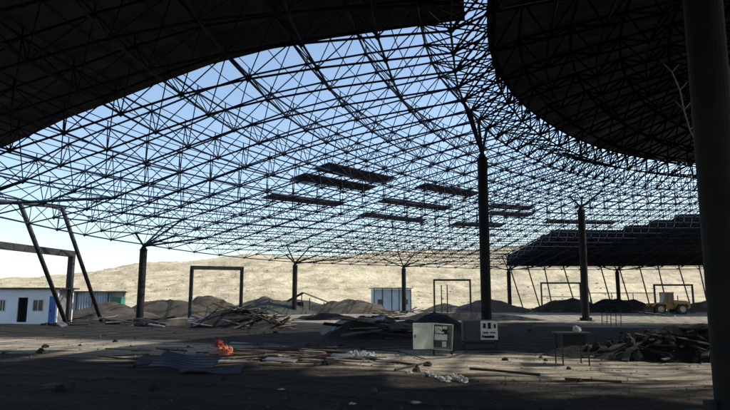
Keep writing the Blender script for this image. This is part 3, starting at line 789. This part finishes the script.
labh = {'dark': 'dark broken board on the heap beside the massive column', 'mid': 'brown broken board on the heap beside the massive column', 'slab': 'grey broken slab on the heap beside the massive column', 'slabd': 'dark broken slab on the heap beside the massive column'}
PL['slabd'] = [src_plank(L, w_, h, 'rubble', 'plank') for L, w_, h in ((1.3, .5, .09), (.9, .45, .1), (1.6, .35, .08))]
scatter(150, 11.6, 20.7, 3.7, 1.8, lambda t: 1.0 * (1 - t ** 1.8), ['dark', 'slabd', 'slabd', 'slabd', 'slabd'], labh, 'broken boards on the heap', .3, 8, .62, -.1)
# corrugated sheets
def corrugated(name, c, L, wd, rz, tx, ty, mt, label, n=26, amp=.03):
    b = MB(); N = n + 1; m_ = Matrix.Rotation(rz, 3, 'Z') @ Matrix.Rotation(ty, 3, 'Y') @ Matrix.Rotation(tx, 3, 'X')
    vs = []
    for dz in (0, .012):
        for i in range(N):
            y = -wd / 2 + wd * i / n; z = (amp if (i // 2) % 2 else 0) + dz
            for k in range(6):
                x = -L / 2 + L * k / 5; vs.append(Vector(c) + m_ @ Vector((x, y, z + .05 * math.sin(k * 1.1 + i * .1))))
    fs = []
    for i in range(n):
        for k in range(5):
            q = i * 6 + k; fs += [(q, q + 1, q + 7, q + 6), (N * 6 + q + 6, N * 6 + q + 7, N * 6 + q + 1, N * 6 + q)]
    b.add(vs, fs); o_ = recentre(b.build(name, mt)); return tag(o_, label, 'metal sheet')
q = at_z(186, 370); corrugated('ribbed_sheet', (q.x, q.y, .2), 1.9, .8, -.35, .42, .05, 'sheet', 'dark blue ribbed metal sheet on top of the litter left of the orange bundle')
q = at_z(168, 366); corrugated('ribbed_sheet', (q.x, q.y, .12), 1.8, .8, -.1, .25, .0, 'sheet', 'dark ribbed metal sheet lying under the tilted blue one')
q = at_z(212, 374); corrugated('ribbed_sheet', (q.x, q.y, .08), 1.6, .6, -.05, .12, 0, 'sheet', 'flat dark ribbed sheet at the near right end of the litter')
q = at_z(206, 327); corrugated('ribbed_sheet', (q.x, q.y, .5), 2.4, 1.2, .1, .3, 0, 'bluesheet', 'faded blue sheet on the left end of the scrap pile')
q = at_z(284, 350); corrugated('ribbed_sheet', (q.x, q.y, .14), 1.6, .9, .0, .1, 0, 'sheet', 'small dark sheet on the ground right of the orange bundle')

def crumple(c, s, mt, label, name, cat, seed, flat=.6, amp=.55, group=None):
    b = MB(); n, k = 16, 22
    for i in range(n + 1):
        ph = math.pi * i / n
        for j in range(k):
            a = 2 * math.pi * j / k; d = Vector((math.sin(ph) * math.cos(a), math.sin(ph) * math.sin(a), math.cos(ph)))
            f = 1 + amp * noise.noise(d * 2.0 + Vector((seed, 0, seed))) + amp * .5 * noise.noise(d * 4.5 + Vector((0, seed, 1)))
            b.v.append(Vector((c[0] + d.x * s[0] * f, c[1] + d.y * s[1] * f, c[2] + max(-.1, (d.z + flat)) * s[2] * f * .8)))
    for i in range(n):
        for j in range(k): b.f.append((i * k + j, (i + 1) * k + j, (i + 1) * k + (j + 1) % k, i * k + (j + 1) % k))
    return tag(recentre(b.build(name, mt)), label, cat, group)
q = at_z(222, 362); crumple((q.x + .1, q.y, .2), (.21, .16, .21), 'orange', 'crumpled bright orange plastic bundle on the litter by the dark sheets', 'orange_bundle', 'bundle', 3, .6, .5)
crumple((q.x - .14, q.y + .05, .46), (.13, .12, .15), 'red', 'red plastic bag perched on the upper left of the orange bundle', 'red_bag', 'bag', 8, .6, .5)
q = at_z(356, 360); crumple((q.x, q.y, 0), (.32, .25, .2), 'bag', 'grey dusty sack lying in front of the timber pile', 'cement_sack', 'sack', 5)
crumple((q.x + .4, q.y + .1, 0), (.25, .2, .17), 'bag', 'smaller grey sack touching the right side of the other sack', 'cement_sack', 'sack', 6)
for i, (px, py, s) in enumerate(((429, 376, .11), (434, 377, .07), (440, 379, .07), (446, 381, .11), (452, 377, .08), (456, 380, .12), (460, 378, .08), (464, 382, .09), (408, 374, .09), (415, 375, .05))):
    q = at_z(px, py); crumple((q.x, q.y, 0), (s, s * .8, s * .8), 'paper', 'crumpled white wrapper in the row of litter before the switch cabinets', 'white_wrapper', 'wrapper', 10 + i, .3, .9, 'crumpled white wrappers')
for i, (px, py, s) in enumerate(((415, 403, .08), (592, 357, .07), (281, 390, .07), (352, 404, .06))):
    q = at_z(px, py); crumple((q.x, q.y, 0), (s, s * .6, s * .4), 'paper', ['small white scrap at the very bottom in the middle', 'white scrap on the ground left of the rubble heap', 'small white scrap in the dark foreground left of centre', 'tiny white scrap in the dark foreground'][i], 'white_wrapper', 'wrapper', 20 + i, .3, .9)

# ------------------------------------------------------------------ switch cabinets
def cabinet():
    Y = 21.5; q = at_y(442, 350, Y); o_ = Vector((q.x, Y, gh(q.x, Y)))
    t = thing('switch_cabinet', o_, 'cream switch cabinet with its door wide open showing white switchgear', 'cabinet')
    z0 = at_y(442, 350, Y).z; z1 = at_y(442, 324, Y).z; x0 = at_y(433, 338, Y).x; x1 = at_y(453, 338, Y).x
    rz = Matrix.Rotation(-.06, 3, 'Y'); cc = Vector(((x0 + x1) / 2, Y + .2, (z0 + z1) / 2)); W, Hh = x1 - x0, z1 - z0
    def bx(b, lo, hi):
        c = Vector([(a + d) / 2 for a, d in zip(lo, hi)]); s = [d - a for a, d in zip(lo, hi)]
        b.box(cc + Matrix.Rotation(.07, 3, 'Y') @ c, s, Matrix.Rotation(.07, 3, 'Y')); return b
    h, w_ = Hh / 2, W / 2; T = .025; D = .2
    b = MB(); bx(b, (-w_, D - T, -h), (w_, D, h)); bx(b, (-w_, -D, -h), (-w_ + T, D - T, h)); bx(b, (w_ - T, -D, -h), (w_, D - T, h))
    bx(b, (-w_ + T, -D, -h), (w_ - T, D - T, -h + T)); bx(b, (-w_ + T, -D, h - T), (w_ - T, D - T, h)); b.build('case', 'cream', t)
    bp = bx(MB(), (-w_ + .05, .05, -h + .07), (w_ - .14, .07, h - .06)).build('mounting_plate', 'sheet2', t)
    for lo, hi, mt in (((-w_ + .08, -.02, h - .34), (-.02, .045, h - .1), 'comp'), ((.0, -.03, h - .32), (w_ - .2, .045, h - .2), 'black'), ((-w_ + .07, -.06, -.12), (w_ - .18, .045, .08), 'comp'),
                       ((-w_ + .1, -.05, -h + .1), (-.03, .045, -.18), 'grey_enamel'), ((.0, -.04, -h + .1), (w_ - .2, .045, -.17), 'comp'), ((.0, -.02, h - .18), (w_ - .2, .045, h - .08), 'comp'), ((-w_ + .1, -.07, .12), (w_ - .3, .045, .17), 'comp')):
        bx(MB(), lo, hi).build('switchgear', mt, bp)
    b = MB()
    rr = random.Random(3)
    for i in range(7):
        p = cc + Vector((rr.uniform(-w_ + .1, w_ - .2), -.06, rr.uniform(-h + .2, h - .15))); qq = cc + Vector((w_ - .09, -.02, rr.uniform(-h + .1, h - .1)))
        b.tube(p, qq, .008, 4)
    b.build('wiring', 'cable', bp)
    # door, hinged on the left and swung out
    dx = at_y(412, 336, Y).x - x0; hinge = cc + Vector((-w_, -D, 0)); L = abs(dx) * 1.0
    R2 = Matrix.Rotation(R(14), 3, 'Z'); dc = hinge + R2 @ Vector((-L / 2, 0, .04))
    d_ = MB().box(dc, (L, .025, Hh), R2)
    for s in (-1, 1):
        d_.box(dc + R2 @ Vector((s * (L / 2 - .012), -.025, 0)), (.02, .025, Hh - .004), R2)
        d_.box(dc + R2 @ Vector((0, -.025, s * (Hh / 2 - .012))), (L - .05, .024, .02), R2)
    do = d_.build('door', 'cream', t); MB().box(dc + R2 @ Vector((-L / 2 + .06, -.045, 0)), (.03, .03, .1), R2).build('latch', 'black', do)
    for sx in (-1, 1):
        for sy in (0, .32):
            MB().beam((cc.x + sx * (w_ - .04), Y + sy + .03, 0), (cc.x + sx * (w_ - .04), Y + sy + .03, z0 + .02), .04, .04).build('leg', 'steel2', t)
    return t
cabinet()
def cabinet2():
    Y = 23.5; x0, x1 = at_y(463, 330, Y).x, at_y(498, 330, Y).x; xm = at_y(480, 330, Y).x; z0, z1 = at_y(480, 341, Y).z, at_y(480, 320.5, Y).z
    t = thing('switch_cabinet', ((x0 + x1) / 2, Y, gh(x0, Y)), 'dark grey switch cabinet on a steel stand with a white instrument panel', 'cabinet')
    MB().box(((x0 + xm) / 2, Y + .2, (z0 + z1) / 2), (xm - x0 - .004, .4, z1 - z0)).build('case', 'grey_enamel', t)
    MB().box(((xm + x1) / 2, Y + .2, (z0 + z1) / 2 + .02), (x1 - xm, .38, z1 - z0)).build('case', 'grey_enamel', t)
    f = MB().box(((xm + x1) / 2, Y - .005, (z0 + z1) / 2 + .02), (x1 - xm - .04, .025, z1 - z0 - .06)).build('front_panel', 'comp', t)
    for cxx, cz, sx, sz in ((.24, .72, .14, .24), (.52, .72, .16, .3), (.82, .7, .1, .2), (.3, .38, .3, .08), (.7, .38, .3, .06), (.5, .18, .56, .12), (.15, .2, .08, .12)):
        MB().box((xm + (x1 - xm) * cxx, Y - .03, z0 + .02 + (z1 - z0) * cz), ((x1 - xm) * sx, .03, (z1 - z0) * sz)).build('instrument', 'black' if sz > .1 else 'grey_enamel', f)
    MB().box((x0 + .35, Y - .01, (z0 + z1) / 2), (.5, .02, (z1 - z0) * .86)).build('door', 'grey_enamel', t)
    for sx in (x0 + .04, x1 - .04):
        for sy in (.03, .37): MB().beam((sx, Y + sy, 0), (sx, Y + sy, z0), .05, .05).build('leg', 'steel2', t)
    b = MB(); b.beam((x0, Y - .3, .25), (x1 + .1, Y - .3, .25), .06, .06); b.beam((x0, Y + .6, .25), (x1 + .1, Y + .6, .25), .06, .06)
    for sx in (x0 + .04, x1 - .04): b.beam((sx, Y - .27, .25), (sx, Y + .57, .25), .05, .05)
    b.build('stand_frame', 'steel2', t)
cabinet2()
# cable from cabinets to the ground
pts = [at_z(468, 352), at_z(450, 358), at_z(425, 360), at_z(400, 352), at_z(360, 350)]
b = MB(); prev = None
for a_, c_ in zip(pts, pts[1:]): b.tube(a_ + Vector((0, 0, .03)), c_ + Vector((0, 0, .03)), .02, 6)
tag(recentre(b.build('power_cable', 'cable')), 'black cable trailing over the ground from the switch cabinets', 'cable')

# steel work table with a white sack
Y = 18.6; xa, xb = at_y(562, 340, Y).x, at_y(588, 340, Y).x
t = thing('work_table', ((xa + xb) / 2, Y + .3, gh(xa, Y)), 'dark steel work table on thin legs left of the rubble heap', 'table')
MB().box(((xa + xb) / 2, Y + .35, .9), (xb - xa + .2, .8, .05)).build('table_top', 'steel2', t)
MB().box(((xa + xb) / 2, Y + .4, .70), (xb - xa - .08, .6, .34)).build('drawer_box', 'black', t)
for sx in (xa, xb):
    for sy in (0, .7): MB().beam((sx, Y + sy, -.05), (sx, Y + sy, .875), .035, .035).build('leg', 'steel2', t)
q = at_y(577, 333, Y + .3); crumple((q.x, q.y, .925), (.12, .1, .14), 'paper', 'small white sack standing on the dark work table', 'white_sack', 'sack', 31, .6, .3)
# long timbers and a pipe added along the shadow edge of the sunlit strip
for i, (x0, y0, x1, y1, r, mt, lb) in enumerate(((268, 352, 346, 356, .05, 'rust', 'added long rusty pipe lying along the far side of the litter'), (345, 357, 418, 366, .04, 'woodd', 'added long dark pole on the ground before the grey sacks'),
                                ((395), 372, 425, 363, .03, 'woodd', 'added short dark pole lying crosswise left of the white wrappers'), (470, 369, 540, 375, .035, 'woodd', 'added long dark pole right of the white wrappers'), (565, 379, 622, 383, .03, 'rust', 'added rusty bar lying on the ground below the work table'))):
    a_, c_ = at_z(x0, y0), at_z(x1, y1); a_.z = gh(a_.x, a_.y) + r; c_.z = gh(c_.x, c_.y) + r
    tag(recentre(MB().tube(a_, c_, r, 8).build('pole', mt)), lb, 'pole')  # poles added along the shadow edge

# ------------------------------------------------------------------ wheel loader
def loader():
    Y = 80; pL, pR = at_y(643, 312, Y), at_y(689, 312, Y); S = (pR.x - pL.x) / 6.6
    o_ = Vector((pL.x, Y, 0))
    t = thing('wheel_loader', o_, 'dusty orange yellow wheel loader with its bucket to the left', 'loader')
    def W(x, y, z): return o_ + Vector((x * S, y * S, z * S))
    def prism(prof, y0, y1):
        n = len(prof); b = MB(); b.add([W(x, y0, z) for x, z in prof] + [W(x, y1, z) for x, z in prof],
            [tuple(range(n)), tuple(range(2 * n - 1, n - 1, -1))] + [((i + 1) % n, i, n + i, n + (i + 1) % n) for i in range(n)]); return b
    prism([(4.2, .95), (4.2, 1.9), (4.5, 2.05), (6.0, 1.95), (6.45, 1.7), (6.5, .95), (5.9, .7), (4.6, .7)], -.75, .75).build('engine_hood', 'yellow', t)
    prism([(2.0, .8), (2.0, 1.35), (2.5, 1.6), (4.2, 1.5), (4.2, .8)], -.6, .6).build('front_frame', 'yellow', t)
    cab = prism([(2.95, 1.55), (2.75, 1.7), (2.95, 3.05), (4.15, 3.05), (4.25, 1.55)], -.62, .62).build('cab', 'glass', t)
    prism([(2.8, 3.06), (2.8, 3.2), (4.3, 3.2), (4.3, 3.06)], -.72, .72).build('cab_roof', 'yellow', cab)
    for x in (2.92, 3.55, 4.2):
        for y in (-.64, .64): MB().beam(W(x, y, 1.6), W(x, y, 3.06), .09, .09).build('cab_post', 'yellow', cab)
    for y in (-1.0, 1.0):
        for x in (2.0, 5.1):
            wh = MB().tube(W(x, y - .28, .78), W(x, y + .28, .78), .78 * S, 20).build('tyre', 'tyre', t)
            s = -1 if y < 0 else 1
            MB().tube(W(x, y + s * .2, .78), W(x, y + s * .31, .78), .42 * S, 14).build('rim', 'rim', wh)
            prism([(x - .95, 1.2), (x - .8, 1.62), (x + .8, 1.62), (x + .95, 1.2), (x + .9, 1.15), (x + .7, 1.52), (x - .7, 1.52), (x - .9, 1.15)], y - .3, y + .3).build('fender', 'yellow', t)
    for y in (-.45, .45):
        b = MB(); b.beam(W(2.9, y, 1.6), W(1.5, y, 1.45), .16, .3); b.beam(W(1.5, y, 1.45), W(.75, y, .55), .16, .28); b.build('lift_arm', 'yellow', t)
    MB().tube(W(2.4, 0, 1.3), W(1.0, 0, 1.2), .08, 8).build('hydraulic_ram', 'steel2', t)
    prism([(.8, .15), (.95, .6), (.75, 1.15), (.65, 1.15), (.8, .6), (.65, .25), (-.15, .12), (-.15, .05), (.7, .05)], -1.35, 1.35).build('bucket', 'rust', t)
    MB().tube(W(5.3, .3, 2.0), W(5.3, .3, 2.75), .06, 8).build('exhaust', 'black', t)
loader()
# loose gravel and chips over the bare ground
b = MB(); rnd = random.Random(19)
for i in range(4200):
    y = 8.5 + 34 * rnd.random() ** 1.6; x = rnd.uniform(-.66, .66) * y
    if nz(x, y, .35, 12) < -.12 and rnd.random() < .75: continue
    s_ = .006 + .016 * rnd.random() ** 2.5; s_ *= (1 + y / 40) * (3 if rnd.random() < .012 else 1); c_ = Vector((x, y, gh(x, y) + s_ * .2)); m_ = Matrix.Rotation(rnd.uniform(0, 6.28), 3, 'Z') @ Matrix.Rotation(rnd.uniform(-.6, .6), 3, 'X')
    if rnd.random() < .3: b.box(c_, (s_ * rnd.uniform(2, 6), s_ * 1.2, s_ * .5), m_)
    else: b.box(c_, (s_ * 1.8, s_ * 1.3, s_), m_)
tag(b.build('gravel', mat('gravel', (.03, .026, .023), .95, 0, .3, 2.5, color2=(.10, .088, .07))), 'loose gravel and small chips over the bare ground', 'gravel', kind='stuff')
# dry weeds in the foreground
b = MB(); rnd = random.Random(9)
for i in range(40):
    px, py = rnd.uniform(500, 700), rnd.uniform(378, 402); q = at_z(px, py)
    for k in range(9):
        a = rnd.uniform(0, 6.28); r_ = rnd.uniform(.02, .09); h = rnd.uniform(.03, .12); w2 = Vector((math.cos(a + 1.57), math.sin(a + 1.57), 0)) * .006
        tip = q + Vector((math.cos(a) * r_, math.sin(a) * r_, h + gh(q.x, q.y))); bs = q + Vector((0, 0, gh(q.x, q.y) - .01))
        b.add([bs - w2, bs + w2, tip], [(0, 1, 2)])
tag(b.build('dry_weeds', 'weed'), 'sparse dry weeds on the dark foreground at the right', 'weeds', kind='stuff')
